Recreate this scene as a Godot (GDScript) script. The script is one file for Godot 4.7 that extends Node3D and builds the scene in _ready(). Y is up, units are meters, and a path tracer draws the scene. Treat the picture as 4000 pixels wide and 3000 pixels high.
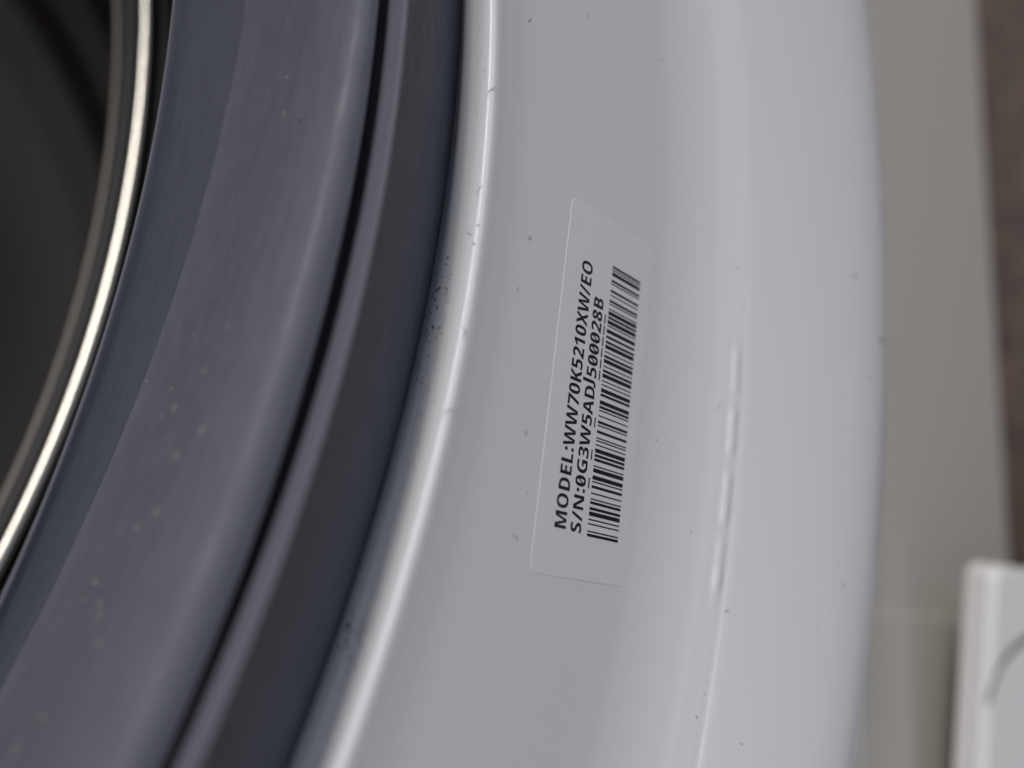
extends Node3D
# Close-up of the lower edge of a front-loading washing machine's door opening:
# steel drum, grey rubber seal, white dished surround with a rating sticker.
# The machine is laid out in small units of U metres, measured from the foot of the
# perpendicular from the camera to the flat of the dish: x to the right, y up, z out of the machine.

const U := 0.056
const FOOT := 0.378          # height of that point over the floor
const OX := 0.68             # axis of the opening
const OY := 2.5

# bottom arc of each ring as the machine has it: centre x, centre y, radius (at z = 0), and its depth z
const RINGS := {
	"chrome": [0.3605, 1.474, 1.713, -1.7],
	"gin": [0.4447, 2.3975, 2.6633, -0.588],
	"fold": [0.6619, 2.7157, 3.0646, -0.60],
	"groove": [0.7077, 2.8429, 3.4167, -0.045],
	"rib": [0.7192, 2.659, 3.2754, 0.03],
	"gout": [0.71, 2.5896, 3.3281, -0.15],
	"shad": [0.6213, 2.5103, 3.2772, -0.09],
	"lip": [0.6677, 2.3303, 3.1569, 0.012],
	"dish": [0.793, 2.452, 4.183, 0.05],
	"pedge": [1.238, 1.6167, 4.3673, 0.15],
}

var rng := RandomNumberGenerator.new()
var front_profile: Array
var seal_profile: Array


func _ready() -> void:
	rng.seed = 7
	# ---------- camera
	var cam := Camera3D.new()
	cam.name = "camera"
	var lens := CameraAttributesPhysical.new()
	lens.frustum_focal_length = 24.0
	lens.frustum_focus_distance = 1.545 * U
	lens.exposure_aperture = 7.6
	lens.frustum_near = 0.004
	lens.frustum_far = 60.0
	cam.fov = 53.13
	cam.near = 0.004
	cam.far = 60.0
	cam.attributes = lens
	var right := Vector3(0.0863, -0.71164, 0.69723)
	var up := Vector3(0.96983, 0.22016, 0.10467)
	var back := Vector3(-0.22799, 0.66716, 0.70917)
	cam.transform = Transform3D(Basis(right, up, back).orthonormalized(), at(0, 0, 1))
	add_child(cam)
	# ---------- surroundings and exposure
	var env := Environment.new()
	env.background_mode = Environment.BG_COLOR
	env.background_color = Color(0.475, 0.487, 0.53)
	env.tonemap_mode = Environment.TONE_MAPPER_LINEAR
	env.tonemap_exposure = 1.58
	env.sdfgi_enabled = true
	env.ssao_enabled = true
	env.ssil_enabled = true
	var we := WorldEnvironment.new()
	we.name = "world_environment"
	we.environment = env
	add_child(we)
	# ---------- lamps of the room
	ceiling_lamp(Vector3(1.6, 2.42, 1.0), Vector2(2.0, 0.45), 3.5, "long white ceiling lamp panel high above the washing machine")
	# ---------- structure
	floor_sheet()
	# ---------- objects
	washing_machine()
	plastic_panel()
	dust()


# ------------------------------------------------------------------ helpers
func at(x: float, y: float, z: float) -> Vector3:
	return Vector3(x * U, FOOT + y * U, z * U)


func mat(c: Color, rough: float, metal := 0.0) -> StandardMaterial3D:
	var m := StandardMaterial3D.new()
	m.albedo_color = c.linear_to_srgb()
	m.roughness = rough
	m.metallic = metal
	return m


func noise_tex(freq: float, lo: Color, hi: Color, seed_: int, size := 512, octaves := 4) -> NoiseTexture2D:
	var n := FastNoiseLite.new()
	n.seed = seed_
	n.frequency = freq
	n.fractal_octaves = octaves
	var g := Gradient.new()
	g.set_color(0, lo)
	g.set_color(1, hi)
	var t := NoiseTexture2D.new()
	t.width = size
	t.height = size
	t.seamless = true
	t.noise = n
	t.color_ramp = g
	return t


func bump_tex(freq: float, strength: float, seed_: int, size := 512) -> NoiseTexture2D:
	var n := FastNoiseLite.new()
	n.seed = seed_
	n.frequency = freq
	var t := NoiseTexture2D.new()
	t.width = size
	t.height = size
	t.seamless = true
	t.as_normal_map = true
	t.bump_strength = strength
	t.noise = n
	return t


func tri(m: StandardMaterial3D, scale: float) -> StandardMaterial3D:
	m.uv1_triplanar = true
	m.uv1_scale = Vector3(scale, scale, scale)
	return m


func part(called: String, mesh: Mesh, m: Material, parent: Node) -> MeshInstance3D:
	var o := MeshInstance3D.new()
	o.name = called
	o.mesh = mesh
	o.material_override = m
	parent.add_child(o, true)
	return o


func thing(called: String, label: String, category: String) -> Node3D:
	var o := Node3D.new()
	o.name = called
	o.set_meta("label", label)
	o.set_meta("category", category)
	add_child(o, true)
	return o


# distance from the opening's axis to a ring, in the direction th (0 is straight down)
func ring_r(k: String, th: float) -> float:
	var g: Array = RINGS[k]
	var lim := th
	if absf(th) > 0.3:
		lim = signf(th) * (0.3 + 0.2 * tanh((absf(th) - 0.3) / 0.2))
	var r := _hit(g, lim)
	var calm: float = smoothstep(0.40, 2.8, absf(th))
	return lerpf(r, (_hit(g, -0.5) + _hit(g, 0.5)) * 0.5, calm)


func _hit(g: Array, th: float) -> float:
	var s: float = 1.0 - g[3]
	var c := Vector2(g[0] * s, g[1] * s)
	var r: float = g[2] * s
	var d := Vector2(sin(th), -cos(th))
	var oc := Vector2(OX, OY) - c
	var b := oc.dot(d)
	return -b + sqrt(maxf(b * b - oc.length_squared() + r * r, 0.0001))


# a station is [ring a, ring b, mix, dr, dz], or with a sixth value that is its z itself
func station(s: Array, th: float) -> Vector2:
	var ra := ring_r(s[0], th)
	var rb := ring_r(s[1], th)
	var za: float = RINGS[s[0]][3]
	var zb: float = RINGS[s[1]][3]
	var mx: float = s[2]
	var z: float = s[5] if s.size() > 5 else lerpf(za, zb, mx) + float(s[4])
	if s.size() > 6:   # a low uneven ridge along one stretch of the crest
		var k: float = smoothstep(-0.185, -0.165, th) * smoothstep(-0.02, -0.04, th)
		z += float(s[6]) * k * clampf(0.62 + 0.7 * sin(th * 240.0) * sin(th * 91.0 + 1.0), 0.0, 1.0)
	return Vector2(lerpf(ra, rb, mx) + float(s[3]), z)


func catmull(p: Array[Vector2], t: float) -> Vector2:
	var n := p.size() - 1
	var i := mini(int(t), n - 1)
	var f := t - i
	var p1 := p[i]
	var p2 := p[i + 1]
	var p0 := p[i - 1] if i > 0 else p1 * 2.0 - p2
	var p3 := p[i + 2] if i + 2 <= n else p2 * 2.0 - p1
	return p1.cubic_interpolate(p2, p0, p3, f)


# revolve profile segments round the opening's axis; creases only where segments meet
func ring_mesh(segments: Array, steps := 6) -> ArrayMesh:
	var angles: Array[float] = []
	var a := -PI
	while a < PI - 0.0001:
		angles.append(a)
		a += 0.006 if absf(a) < 0.62 else 0.03
	angles.append(PI)
	var v := PackedVector3Array()
	var nn := PackedVector3Array()
	var uv := PackedVector2Array()
	var idx := PackedInt32Array()
	for seg in segments:
		var n: int = (seg.size() - 1) * steps
		var base := v.size()
		for th in angles:
			var pts: Array[Vector2] = []
			for s in seg:
				pts.append(station(s, th))
			var d := Vector3(sin(th), -cos(th), 0.0)
			for j in n + 1:
				var q := catmull(pts, float(j) / steps)
				var q0 := catmull(pts, maxf(float(j) / steps - 0.05, 0.0))
				var q1 := catmull(pts, minf(float(j) / steps + 0.05, seg.size() - 1.0))
				var tg := (q1 - q0).normalized()
				v.append(at(OX + d.x * q.x, OY + d.y * q.x, q.y))
				nn.append((d * -tg.y + Vector3(0, 0, tg.x)).normalized())
				uv.append(Vector2(th * 4.0, float(j) / n))
		for i in angles.size() - 1:
			for j in n:
				var k := base + i * (n + 1) + j
				idx.append_array([k, k + 1, k + n + 1, k + 1, k + n + 2, k + n + 1])
	var arr := []
	arr.resize(Mesh.ARRAY_MAX)
	# make the stored normals agree with the front side (clockwise)
	var fa := (v[idx[2]] - v[idx[0]]).cross(v[idx[1]] - v[idx[0]])
	if fa.dot(nn[idx[0]]) < 0.0:
		for i in range(0, idx.size(), 3):
			var t := idx[i + 1]
			idx[i + 1] = idx[i + 2]
			idx[i + 2] = t
	arr[Mesh.ARRAY_VERTEX] = v
	arr[Mesh.ARRAY_NORMAL] = nn
	arr[Mesh.ARRAY_TEX_UV] = uv
	arr[Mesh.ARRAY_INDEX] = idx
	var m := ArrayMesh.new()
	m.add_surface_from_arrays(Mesh.PRIMITIVE_TRIANGLES, arr)
	return m


# a box with rounded corners seen from the front (x, y) and small chamfers, centred
func rounded_slab(size: Vector3, r: float, ch: float, seg := 8) -> ArrayMesh:
	var outline: Array[Vector2] = []
	var inner: Array[Vector2] = []
	for q in 4:
		var cx: float = (size.x / 2 - r) * (1 if q == 0 or q == 3 else -1)
		var cy: float = (size.y / 2 - r) * (1 if q < 2 else -1)
		for i in seg + 1:
			var a := (q + float(i) / seg) * PI / 2
			outline.append(Vector2(cx + r * cos(a), cy + r * sin(a)))
			inner.append(Vector2(cx + (r - ch) * cos(a), cy + (r - ch) * sin(a)))
	var st := SurfaceTool.new()
	st.begin(Mesh.PRIMITIVE_TRIANGLES)
	st.set_smooth_group(-1)
	var n := outline.size()
	var hz := size.z / 2
	for i in n:
		var j := (i + 1) % n
		var oi := outline[i]
		var oj := outline[j]
		var ii := inner[i]
		var ij := inner[j]
		_tri(st, Vector3(0, 0, hz), Vector3(ij.x, ij.y, hz), Vector3(ii.x, ii.y, hz))
		_tri(st, Vector3(0, 0, -hz), Vector3(ii.x, ii.y, -hz), Vector3(ij.x, ij.y, -hz))
		_quad(st, Vector3(ii.x, ii.y, hz), Vector3(ij.x, ij.y, hz), Vector3(oj.x, oj.y, hz - ch), Vector3(oi.x, oi.y, hz - ch))
		_quad(st, Vector3(oi.x, oi.y, hz - ch), Vector3(oj.x, oj.y, hz - ch), Vector3(oj.x, oj.y, -hz + ch), Vector3(oi.x, oi.y, -hz + ch))
		_quad(st, Vector3(oi.x, oi.y, -hz + ch), Vector3(oj.x, oj.y, -hz + ch), Vector3(ij.x, ij.y, -hz), Vector3(ii.x, ii.y, -hz))
	st.generate_normals()
	return st.commit()


func _tri(st: SurfaceTool, a: Vector3, b: Vector3, c: Vector3) -> void:
	st.add_vertex(a)
	st.add_vertex(b)
	st.add_vertex(c)


func _quad(st: SurfaceTool, a: Vector3, b: Vector3, c: Vector3, d: Vector3) -> void:
	_tri(st, a, b, c)
	_tri(st, a, c, d)


func box_mesh(size: Vector3) -> BoxMesh:
	var b := BoxMesh.new()
	b.size = size
	return b


# ------------------------------------------------------------------ lamps
func ceiling_lamp(p: Vector3, size: Vector2, energy: float, label: String) -> void:
	var t := thing("ceiling_lamp", label, "lamp")
	t.position = p
	part("lamp_housing", box_mesh(Vector3(size.x + 0.04, 0.04, size.y + 0.04)), mat(Color(0.7, 0.7, 0.7), 0.5), t).position.y = 0.03
	var glow := mat(Color(0.8, 0.8, 0.78), 0.5)
	glow.emission_enabled = true
	glow.emission = Color(1.0, 0.97, 0.92)
	glow.emission_energy_multiplier = 3.0
	part("lamp_diffuser", box_mesh(Vector3(size.x, 0.016, size.y)), glow, t)
	var l := AreaLight3D.new()
	l.name = "lamp_light"
	l.area_size = size
	l.light_energy = energy
	l.light_color = Color(1.0, 0.985, 0.975)
	l.area_range = 8.0
	l.shadow_enabled = true
	l.position = Vector3(0, -0.012, 0)
	l.rotation.x = -PI / 2
	t.add_child(l, true)


# ------------------------------------------------------------------ floor
func floor_sheet() -> void:
	var p := PlaneMesh.new()
	p.size = Vector2(6, 6)
	var m := mat(Color(1, 1, 1), 0.55)
	m.albedo_texture = noise_tex(0.02, Color(0.19, 0.15, 0.127), Color(0.34, 0.275, 0.235), 5)
	m.uv1_scale = Vector3(30, 30, 30)
	var o := part("floor", p, m, self)
	o.set_meta("kind", "structure")
	o.set_meta("label", "brown mottled floor at the foot of the washing machine")
	o.position = Vector3(0.3, 0, 0.6)


# ------------------------------------------------------------------ the machine
func washing_machine() -> void:
	var w := thing("washing_machine", "white front-loading washing machine with grey rubber door seal and a printed sticker", "washing machine")

	var white := mat(Color(0.755, 0.768, 0.79), 1.0)
	white.roughness_texture = noise_tex(0.012, Color(0.26, 0.26, 0.26), Color(0.34, 0.34, 0.34), 21)
	white.uv1_scale = Vector3(0.4, 1.2, 1.0)
	white.clearcoat_enabled = true
	white.clearcoat = 0.5
	white.clearcoat_roughness = 0.07
	# dished surround: from the outer roll-over through crest, ramp and dish to the bead at the opening
	front_profile = [
		[["pedge", "pedge", 0, -0.1, 0, -0.58], ["pedge", "pedge", 0, 0.02, 0, -0.35], ["pedge", "pedge", 0, 0.06, 0, -0.12], ["pedge", "pedge", 0, 0.04, 0, 0.06],
		["pedge", "pedge", 0, 0.0, 0, 0.15], ["pedge", "dish", 0.1, 0, 0, 0.172], ["pedge", "dish", 0.3, 0, 0, 0.163], ["pedge", "dish", 0.6, 0, 0, 0.122], ["pedge", "dish", 0.9, 0, 0, 0.071],
		["dish", "dish", 0, 0.022, 0, 0.0575], ["dish", "dish", 0, 0.006, 0, 0.0525, 0.0036], ["dish", "dish", 0, -0.004, 0, 0.0492, 0.0034], ["dish", "dish", 0, -0.014, 0, 0.046], ["dish", "dish", 0, -0.034, 0, 0.0398], ["dish", "lip", 0.09, 0, 0, 0.028],
		["dish", "lip", 0.18, 0, 0, 0.0125], ["dish", "lip", 0.27, 0, 0, 0.003], ["dish", "lip", 0.36, 0, 0, 0.0], ["dish", "lip", 0.6, 0, 0, 0.0], ["dish", "lip", 0.8, 0, 0, 0.0],
		["lip", "lip", 0, 0.10, 0, 0.001], ["lip", "lip", 0, 0.05, 0, 0.005], ["lip", "lip", 0, 0.016, 0, 0.0085], ["lip", "lip", 0, 0.0045, 0, 0.005], ["lip", "lip", 0, 0.0, 0, -0.004],
		["lip", "shad", 0.45, -0.006, 0], ["shad", "shad", 0, 0.0, 0.0], ["shad", "gout", 0.5, 0.0, 0.0], ["gout", "gout", 0, 0.012, -0.01], ["gout", "gout", 0, 0.06, -0.15]],
	]
	var front := ring_mesh(front_profile, 5)
	part("front_surround", front, white, w)

	# cabinet behind it
	var body := mat(Color(0.59, 0.575, 0.52), 0.38)
	part("cabinet", cabinet_mesh(), body, w)
	var kick := part("filter_cover", rounded_slab(Vector3(2.3, 2.45, 0.05) * U, 0.1 * U, 0.02 * U), body, w)
	kick.position = at(-1.22, -5.15, -0.612)

	# rubber seal
	var rubber := mat(Color(1, 1, 1), 0.52)
	rubber.albedo_texture = noise_tex(0.03, Color(0.372, 0.38, 0.415), Color(0.41, 0.418, 0.45), 3)
	rubber.normal_enabled = true
	rubber.normal_texture = bump_tex(0.035, 3.0, 9)
	rubber.normal_scale = 0.05
	rubber.roughness_texture = noise_tex(0.05, Color(0.42, 0.42, 0.42), Color(0.68, 0.68, 0.68), 31)
	rubber.roughness = 1.0
	rubber.metallic_specular = 0.38
	rubber.uv1_scale = Vector3(0.35, 0.8, 1.0)
	seal_profile = [
		# flange from the bead up to the sealing lip
		[["gout", "gout", 0, 0.05, -0.06], ["gout", "gout", 0, 0.0, 0.0], ["gout", "rib", 0.25, 0.0, -0.012], ["gout", "rib", 0.6, 0.0, -0.014], ["gout", "rib", 0.9, 0.0, -0.004], ["rib", "rib", 0, 0.004, 0.0]],
		# rounded top of the sealing lip
		[["rib", "rib", 0, 0.004, 0.0], ["rib", "rib", 0, -0.001, 0, 0.026], ["rib", "rib", 0, -0.0025, 0, 0.015], ["rib", "rib", 0, -0.0048, 0, 0.0], ["rib", "rib", 0, -0.003, 0, -0.016]],
		# pocket behind it
		[["rib", "rib", 0, -0.003, 0, -0.016], ["rib", "rib", 0, 0.024, 0, -0.031], ["rib", "rib", 0, 0.062, 0, -0.06], ["rib", "rib", 0, 0.092, 0, -0.09], ["rib", "rib", 0, 0.087, 0, -0.128], ["rib", "rib", 0, 0.052, 0, -0.132], ["rib", "rib", 0, 0.018, 0, -0.09], ["groove", "groove", 0, -0.013, 0, -0.043]],
		# convoluted floor: a steep wall that rolls over from the pocket and runs back to the fold
		[["groove", "groove", 0, -0.013, 0, -0.043], ["groove", "fold", 0.2, -0.023, 0, -0.046], ["groove", "fold", 0.35, -0.034, 0, -0.06], ["groove", "fold", 0.5, -0.037, 0, -0.09], ["groove", "fold", 0.62, -0.039, 0, -0.135], ["groove", "fold", 0.74, -0.036, 0, -0.2], ["groove", "fold", 0.84, -0.026, 0, -0.3], ["groove", "fold", 0.93, -0.011, 0, -0.46], ["fold", "fold", 0, 0, 0, -0.6]],
		# step up to the inner sleeve
		[["fold", "fold", 0, 0.0, 0.0], ["fold", "gin", 0.35, 0.003, 0, -0.599], ["fold", "gin", 0.75, 0.002, 0, -0.595], ["gin", "gin", 0, 0.003, 0, -0.589], ["gin", "gin", 0, -0.001, 0, -0.595]],
		[["gin", "gin", 0, -0.001, 0, -0.595], ["gin", "gin", 0, 0.06, 0, -0.615], ["gin", "gin", 0, 0.3, 0, -0.65], ["gin", "gin", 0, 0.36, 0, -1.25]],
	]
	part("door_seal", ring_mesh(seal_profile, 6), rubber, w)
	# drum
	var steel := mat(Color(0.42, 0.39, 0.35), 0.34, 1.0)
	var polished := mat(Color(0.66, 0.63, 0.56), 0.2, 1.0)
	var dull := mat(Color(0.035, 0.034, 0.033), 0.55)
	var drum := part("drum", ring_mesh([
		[["chrome", "chrome", 0, 1.2, -0.5], ["chrome", "chrome", 0, 1.1, -1.0], ["chrome", "chrome", 0, 1.2, -1.5], ["chrome", "chrome", 0, 1.1, -2.0], ["chrome", "chrome", 0, 1.2, -2.5], ["chrome", "chrome", 0, 1.1, -3.0], ["chrome", "chrome", 0, 1.2, -3.5], ["chrome", "chrome", 0, 1.1, -4.0], ["chrome", "chrome", 0, 1.2, -5.0]],
		[["chrome", "chrome", 0, 1.2, -5.0], ["chrome", "chrome", 0, -1.0, -5.1], ["chrome", "chrome", 0, -2.9, -5.15]],
	], 5), steel, w)
	part("drum_flange", ring_mesh([
		[["chrome", "chrome", 0, 0.16, -0.04], ["chrome", "chrome", 0, 0.16, -0.10], ["chrome", "chrome", 0, 0.12, -0.17], ["chrome", "chrome", 0, 0.03, -0.225]],
	], 5), dull, drum)
	part("drum_ridge", ring_mesh([
		[["chrome", "chrome", 0, 0.03, -0.225], ["chrome", "chrome", 0, 0.008, -0.23], ["chrome", "chrome", 0, 0.0, -0.245], ["chrome", "chrome", 0, 0.03, -0.275], ["chrome", "chrome", 0, 0.3, -0.31], ["chrome", "chrome", 0, 1.2, -0.5]],
	], 5), mat(Color(0.16, 0.15, 0.14), 0.5, 1.0), drum)
	var bead: Array = []
	for i in 13:
		var a := TAU * i / 12.0
		bead.append(["chrome", "chrome", 0, 0.04 - 0.04 * cos(a), 0.04 * sin(a)])
	part("drum_rim", ring_mesh([bead], 3), polished, drum)
	# tub wall seen dark between seal and drum
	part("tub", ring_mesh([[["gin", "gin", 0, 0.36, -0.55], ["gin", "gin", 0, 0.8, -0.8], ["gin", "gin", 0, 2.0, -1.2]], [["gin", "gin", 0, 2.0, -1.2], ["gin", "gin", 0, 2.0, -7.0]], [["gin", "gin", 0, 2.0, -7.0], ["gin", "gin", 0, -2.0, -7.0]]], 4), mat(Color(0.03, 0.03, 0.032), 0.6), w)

	sticker(w)


func cabinet_mesh() -> ArrayMesh:
	# front plate with a round hole, two sides, top and back
	var st := SurfaceTool.new()
	st.begin(Mesh.PRIMITIVE_TRIANGLES)
	st.set_smooth_group(-1)
	var z := -0.6
	var x0 := OX - 5.35
	var x1 := OX + 5.35
	var y0 := -6.68
	var y1 := y0 + 14.9
	var zb := -9.6
	var n := 96
	var c := Vector2(OX, OY)
	var turns: Array[float] = []
	for i in n:
		turns.append(TAU * i / n)
	for k in [Vector2(x1, y1), Vector2(x0, y1), Vector2(x0, y0), Vector2(x1, y0)]:
		turns.append(fposmod((k - c).angle(), TAU))
	turns.sort()
	turns.append(TAU)
	for i in turns.size() - 1:
		var a0 := turns[i]
		var a1 := turns[i + 1]
		var p: Array[Vector2] = []
		for a in [a0, a1]:
			var d := Vector2(cos(a), sin(a))
			var tx: float = ((x1 - c.x) / d.x if d.x > 0 else (x0 - c.x) / d.x) if absf(d.x) > 1e-5 else 1e9
			var ty: float = ((y1 - c.y) / d.y if d.y > 0 else (y0 - c.y) / d.y) if absf(d.y) > 1e-5 else 1e9
			p.append(c + d * 3.75)
			p.append(c + d * minf(tx, ty))
		_quad(st, at(p[0].x, p[0].y, z), at(p[2].x, p[2].y, z), at(p[3].x, p[3].y, z), at(p[1].x, p[1].y, z))
	var q := [at(x0, y0, z), at(x1, y0, z), at(x1, y1, z), at(x0, y1, z)]
	var b := [at(x0, y0, zb), at(x1, y0, zb), at(x1, y1, zb), at(x0, y1, zb)]
	for i in 4:
		var j := (i + 1) % 4
		_quad(st, q[i], q[j], b[j], b[i])
	_quad(st, b[0], b[1], b[2], b[3])
	st.generate_normals()
	return st.commit()


# ------------------------------------------------------------------ sticker
func sticker(w: Node3D) -> void:
	# local axes: x along the writing, y towards the top of the writing, z off the dish; metres
	var holder := Transform3D(Basis(Vector3(0.99862, -0.0525, 0).normalized(), Vector3(0.0525, 0.99862, 0).normalized(), Vector3(0, 0, 1)), at(-0.0107, -1.0253, 0.0))
	var paper := mat(Color(0.772, 0.782, 0.802), 0.3)
	var wd := 0.766 * U
	var ht := 0.285 * U
	var th := 0.00005
	var s := part("label_sticker", rounded_slab(Vector3(wd, ht, th), 0.0011, 0.00002, 6), paper, w)
	s.set_meta("label", "thin white rating sticker with two printed lines and a bar code")
	s.transform = holder * Transform3D(Basis(), Vector3(wd / 2, -ht / 2, th / 2 - 0.00002))
	var ink := mat(Color(0.012, 0.013, 0.018), 0.45)
	var off := Vector3(-wd / 2, ht / 2, th / 2)      # corner of the sticker, on its face
	# all placements below in U from the sticker's upper left corner
	line("MODEL:WW70K5210XW/EO", Vector2(0.0855, -0.0842), 0.560, 0.0325, s, off, ink, "")
	line("S/N:0G3W5ADJ500028B", Vector2(0.0862, -0.1292), 0.4935, 0.0305, s, off, ink, "0123456789")
	barcode("0G3W5ADJ500028B", Vector2(0.0855, -0.1480), Vector2(0.580, 0.0985), s, off, ink)


func line(text: String, start: Vector2, width: float, cap: float, s: Node3D, off: Vector3, ink: Material, underlined: String) -> void:
	var font := SystemFont.new()
	font.font_names = PackedStringArray(["Droid Sans"])
	font.font_weight = 700
	var fs := 64
	var full := font.get_string_size(text, HORIZONTAL_ALIGNMENT_LEFT, -1, fs).x
	var sx: float = width * U / full
	var sy: float = cap * U / (0.714 * fs)
	var st := SurfaceTool.new()
	st.begin(Mesh.PRIMITIVE_TRIANGLES)
	var lift := 0.000012
	for i in text.length():
		var ch := text[i]
		var x0 := font.get_string_size(text.substr(0, i), HORIZONTAL_ALIGNMENT_LEFT, -1, fs).x if i > 0 else 0.0
		var adv := font.get_string_size(text.substr(0, i + 1), HORIZONTAL_ALIGNMENT_LEFT, -1, fs).x - x0
		var tm := TextMesh.new()
		tm.text = ch
		tm.font = font
		tm.font_size = fs
		tm.pixel_size = 1.0
		tm.depth = 0.6
		tm.curve_step = 0.5
		tm.horizontal_alignment = HORIZONTAL_ALIGNMENT_LEFT
		tm.vertical_alignment = VERTICAL_ALIGNMENT_BOTTOM
		var bb := tm.get_aabb()
		# set every glyph on the baseline: capitals and figures share one height
		var y0 := 0.0
		if ch == ":":
			y0 = 0.0
		elif ch == "/":
			y0 = 0.0
		var tr := Transform3D(Basis(Vector3(sx, 0, 0), Vector3(0, sy, 0), Vector3(0, 0, 0.00001)), off + Vector3(start.x * U + x0 * sx, start.y * U + (y0 - bb.position.y) * sy, lift))
		st.append_from(tm, 0, tr)
		if underlined.contains(ch):
			var bar := box_mesh(Vector3(adv * 0.82 * sx, 0.0036 * U, 0.000006))
			st.append_from(bar, 0, Transform3D(Basis(), off + Vector3(start.x * U + (x0 + adv * 0.5) * sx, (start.y - 0.0095) * U, lift)))
			if ch == "0":
				var slash := box_mesh(Vector3(0.0030 * U, cap * 0.74 * U, 0.000006))
				st.append_from(slash, 0, Transform3D(Basis(Vector3(0, 0, 1), -0.52), off + Vector3(start.x * U + (x0 + adv * 0.5) * sx, (start.y + cap * 0.5) * U, lift + 0.000008)))
	part("lettering", st.commit(), ink, s)


func barcode(text: String, corner: Vector2, size: Vector2, s: Node3D, off: Vector3, ink: Material) -> void:
	var code := {"0": "123122", "2": "223211", "3": "221132", "5": "213212", "8": "312131", "A": "111323", "B": "131123", "D": "112313", "G": "211313", "J": "112133", "W": "311321"}
	var widths := "211412"
	for c in text:
		widths += code[c]
	widths += "122411" + "2331112"
	var total := 0
	for c in widths:
		total += int(c)
	var mod: float = size.x * U / total
	var st := SurfaceTool.new()
	st.begin(Mesh.PRIMITIVE_TRIANGLES)
	var x: float = corner.x * U
	for i in widths.length():
		var wd: float = int(widths[i]) * mod
		if i % 2 == 0:
			var bar := box_mesh(Vector3(wd * 0.95, size.y * U, 0.000006))
			st.append_from(bar, 0, Transform3D(Basis(), off + Vector3(x + wd / 2, corner.y * U - size.y * U / 2, 0.000012)))
		x += wd
	part("barcode", st.commit(), ink, s)


# ------------------------------------------------------------------ white panel low in front of the machine
func plastic_panel() -> void:
	var t := thing("plastic_panel", "white plastic panel with a rounded corner and curved dark seam, standing below the machine's front", "panel")
	var body := mat(Color(0.74, 0.735, 0.73), 0.4)
	var size := Vector3(2.6, 2.40, 0.19) * U
	var slab := part("shell", rounded_slab(size, 0.08 * U, 0.035 * U), body, t)
	var lean := Basis(Vector3.UP, -0.10) * Basis(Vector3.RIGHT, -0.42)
	t.transform = Transform3D(lean, at(0.22 - 1.29, -4.55, -0.36) - lean * (Vector3(0, 1.2, 0) * U))
	var seam := tube_mesh([Vector3(0.62, 1.19, 0.095), Vector3(0.80, 1.13, 0.095), Vector3(0.93, 1.00, 0.095), Vector3(1.03, 0.81, 0.095), Vector3(1.10, 0.58, 0.095), Vector3(1.13, 0.23, 0.095), Vector3(1.13, -0.77, 0.095)], 0.017)
	part("seam", seam, mat(Color(0.12, 0.122, 0.12), 0.6), slab)


# a thin round strand through the points (in U)
func tube_mesh(pts: Array, r: float, sides := 6) -> ArrayMesh:
	var st := SurfaceTool.new()
	st.begin(Mesh.PRIMITIVE_TRIANGLES)
	add_tube(st, pts, r, sides)
	st.generate_normals()
	return st.commit()


func add_tube(st: SurfaceTool, pts: Array, r: float, sides := 6) -> void:
	var c := Curve3D.new()
	for i in pts.size():
		var tg: Vector3 = (pts[mini(i + 1, pts.size() - 1)] - pts[maxi(i - 1, 0)]) / 6.0
		c.add_point(pts[i], -tg, tg)
	c.bake_interval = maxf(c.get_baked_length() / 24.0, 0.001)
	var n := pts.size() * 4
	var rings: Array = []
	for i in n + 1:
		var q := c.samplef((pts.size() - 1) * float(i) / n)
		var q2 := c.samplef((pts.size() - 1) * (float(i) + 0.3) / n) if i < n else q * 2.0 - c.samplef((pts.size() - 1) * (float(i) - 0.3) / n)
		var d := (q2 - q).normalized()
		var a := d.cross(Vector3(0.31, 0.17, 0.93)).normalized()
		var b := d.cross(a)
		var taper := minf(1.0, 0.4 + 2.0 * minf(float(i), float(n - i)) / n)
		var ring: Array[Vector3] = []
		for k in sides:
			var u := TAU * k / sides
			ring.append((q + (a * cos(u) + b * sin(u)) * r * taper) * U)
		rings.append(ring)
	for i in n:
		for k in sides:
			var k2 := (k + 1) % sides
			_quad(st, rings[i][k], rings[i][k2], rings[i + 1][k2], rings[i + 1][k])


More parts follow.
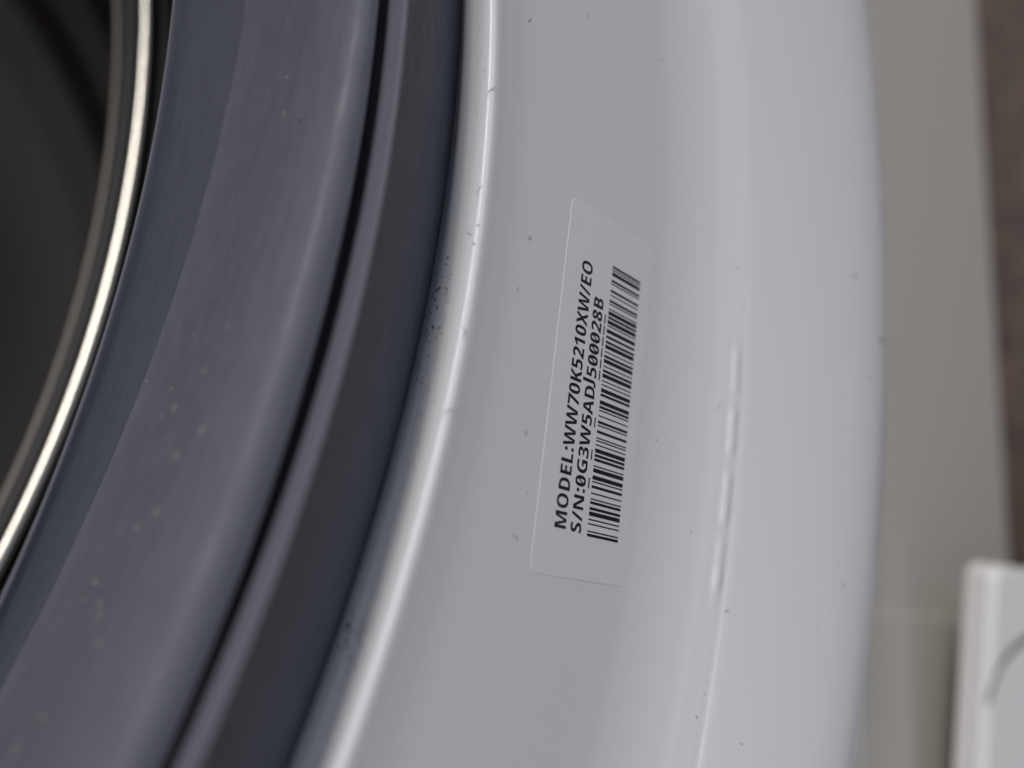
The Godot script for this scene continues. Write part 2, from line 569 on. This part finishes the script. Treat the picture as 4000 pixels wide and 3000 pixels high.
# ------------------------------------------------------------------ dust and specks
func dust() -> void:
	var pale := SurfaceTool.new()
	var dark := SurfaceTool.new()
	var grey := SurfaceTool.new()
	var lint := SurfaceTool.new()
	var grime := SurfaceTool.new()
	for st in [pale, dark, grey, lint, grime]:
		st.begin(Mesh.PRIMITIVE_TRIANGLES)
		st.set_smooth_group(0)
	# faint specks over the dish and the front
	for i in 26:
		var q := on_profile(front_profile[0], rng.randf_range(4.6, 19.6), rng.randf_range(-0.33, 0.17))
		speck(grey, q, rng.randf_range(0.0025, 0.0062) * (1.6 if rng.randf() < 0.12 else 1.0))
	# two larger marks on the front below the crest
	speck(grey, on_profile(front_profile[0], 6.2, 0.045), 0.013)
	speck(dark, on_profile(front_profile[0], 5.15, 0.01), 0.009)
	# curled fibres and dots on the bead of the opening
	for i in 5:
		strand(lint, on_profile(front_profile[0], rng.randf_range(23.2, 25.0), rng.randf_range(-0.19, 0.06)), rng.randf_range(0.006, 0.020), 0.0007)
	for i in 9:
		speck(dark, on_profile(front_profile[0], rng.randf_range(23.2, 25.2), clampf(rng.randfn(-0.03, 0.06), -0.25, 0.16)), rng.randf_range(0.0012, 0.0030))
	# fibres lying in the dish
	for i in 5:
		strand(lint, on_profile(front_profile[0], rng.randf_range(17.6, 20.0), rng.randf_range(-0.22, 0.14)), rng.randf_range(0.005, 0.011), 0.0006)
	# specks along the seal's floor
	for i in 36:
		var q := on_profile(seal_profile[3], clampf(rng.randfn(5.8, 0.9), 3.0, 7.9), rng.randf_range(-0.36, 0.16))
		speck(pale if rng.randf() < 0.5 else dark, q, rng.randf_range(0.002, 0.0065))
	for i in 9:
		speck(pale, on_profile(seal_profile[3], rng.randf_range(5.0, 7.4), rng.randfn(-0.24, 0.07)), rng.randf_range(0.005, 0.008))
	for i in 20:
		speck(pale if rng.randf() < 0.6 else dark, on_profile(seal_profile[0], rng.randf_range(1.2, 4.6), rng.randf_range(-0.3, 0.14)), rng.randf_range(0.0012, 0.003))
	# grime where the seal meets the bead
	for k in [[-0.080, 0.016, 34], [-0.246, 0.006, 46], [-0.13, 0.05, 16]]:
		for i in k[2]:
			speck(grime, on_profile(front_profile[0], rng.randf_range(25.5, 27.6), rng.randfn(k[0], k[1])), rng.randf_range(0.0015, 0.0042))
	stuff("dust", grey, mat(Color(0.50, 0.50, 0.505), 0.8), "faint grey dust specks on the white surround and lower front")
	stuff("dirt", dark, mat(Color(0.055, 0.05, 0.05), 0.8), "tiny dark dots scattered along the white bead and grey seal")
	stuff("residue", pale, mat(Color(0.24, 0.235, 0.225), 0.6), "pale dried specks of residue along the floor of the grey seal")
	stuff("lint", lint, mat(Color(0.26, 0.26, 0.265), 0.9), "short curled lint fibres stuck to the white bead and dish")
	stuff("grime", grime, mat(Color(0.05, 0.034, 0.02), 0.7), "dark brown grime clusters where the grey seal meets the white bead")


func stuff(called: String, st: SurfaceTool, m: Material, label: String) -> void:
	st.generate_normals()
	var o := part(called, st.commit(), m, self)
	o.set_meta("label", label)
	o.set_meta("category", "dirt")
	o.set_meta("kind", "stuff")


# a place on a profile: position and outward normal
func on_profile(seg: Array, t: float, th: float) -> Transform3D:
	var pts: Array[Vector2] = []
	for s in seg:
		pts.append(station(s, th))
	var q := catmull(pts, t)
	var tg := (catmull(pts, t + 0.05) - catmull(pts, t - 0.05)).normalized()
	var d := Vector3(sin(th), -cos(th), 0)
	var n := (d * -tg.y + Vector3(0, 0, tg.x)).normalized()
	if n.z < 0.0 and n.y < 0.0 or n.dot(Vector3(0, 0.7, 0.7)) < 0.0:
		n = -n
	var x := Vector3(cos(th), sin(th), 0)
	return Transform3D(Basis(x, n.cross(x), n), at(OX + d.x * q.x, OY + d.y * q.x, q.y))


# a flattened crumb of radius r (in U) lying on the surface
func speck(st: SurfaceTool, q: Transform3D, r: float) -> void:
	var n := 7
	var turn := rng.randf() * TAU
	var long := rng.randf_range(1.0, 1.9)
	var rim: Array[Vector3] = []
	for i in n:
		var a := TAU * i / n
		var k := r * rng.randf_range(0.75, 1.2)
		var v := Vector2(cos(a) * k * long, sin(a) * k).rotated(turn)
		rim.append(q * (Vector3(v.x, v.y, -0.0006) * U))
	var top := q * (Vector3(0, 0, r * 0.35) * U)
	for i in n:
		_tri(st, top, rim[(i + 1) % n], rim[i])


func strand(st: SurfaceTool, q: Transform3D, length: float, r: float) -> void:
	var pts: Array = []
	var p := Vector2.ZERO
	var a := rng.randf() * TAU
	var bend := rng.randf_range(-0.8, 0.8)
	for i in 5:
		pts.append((q * (Vector3(p.x, p.y, r * 0.8) * U)) / U)
		p += Vector2(cos(a), sin(a)) * length / 4.0 * 2.0
		a += bend + rng.randf_range(-0.4, 0.4)
	add_tube(st, pts, r, 5)
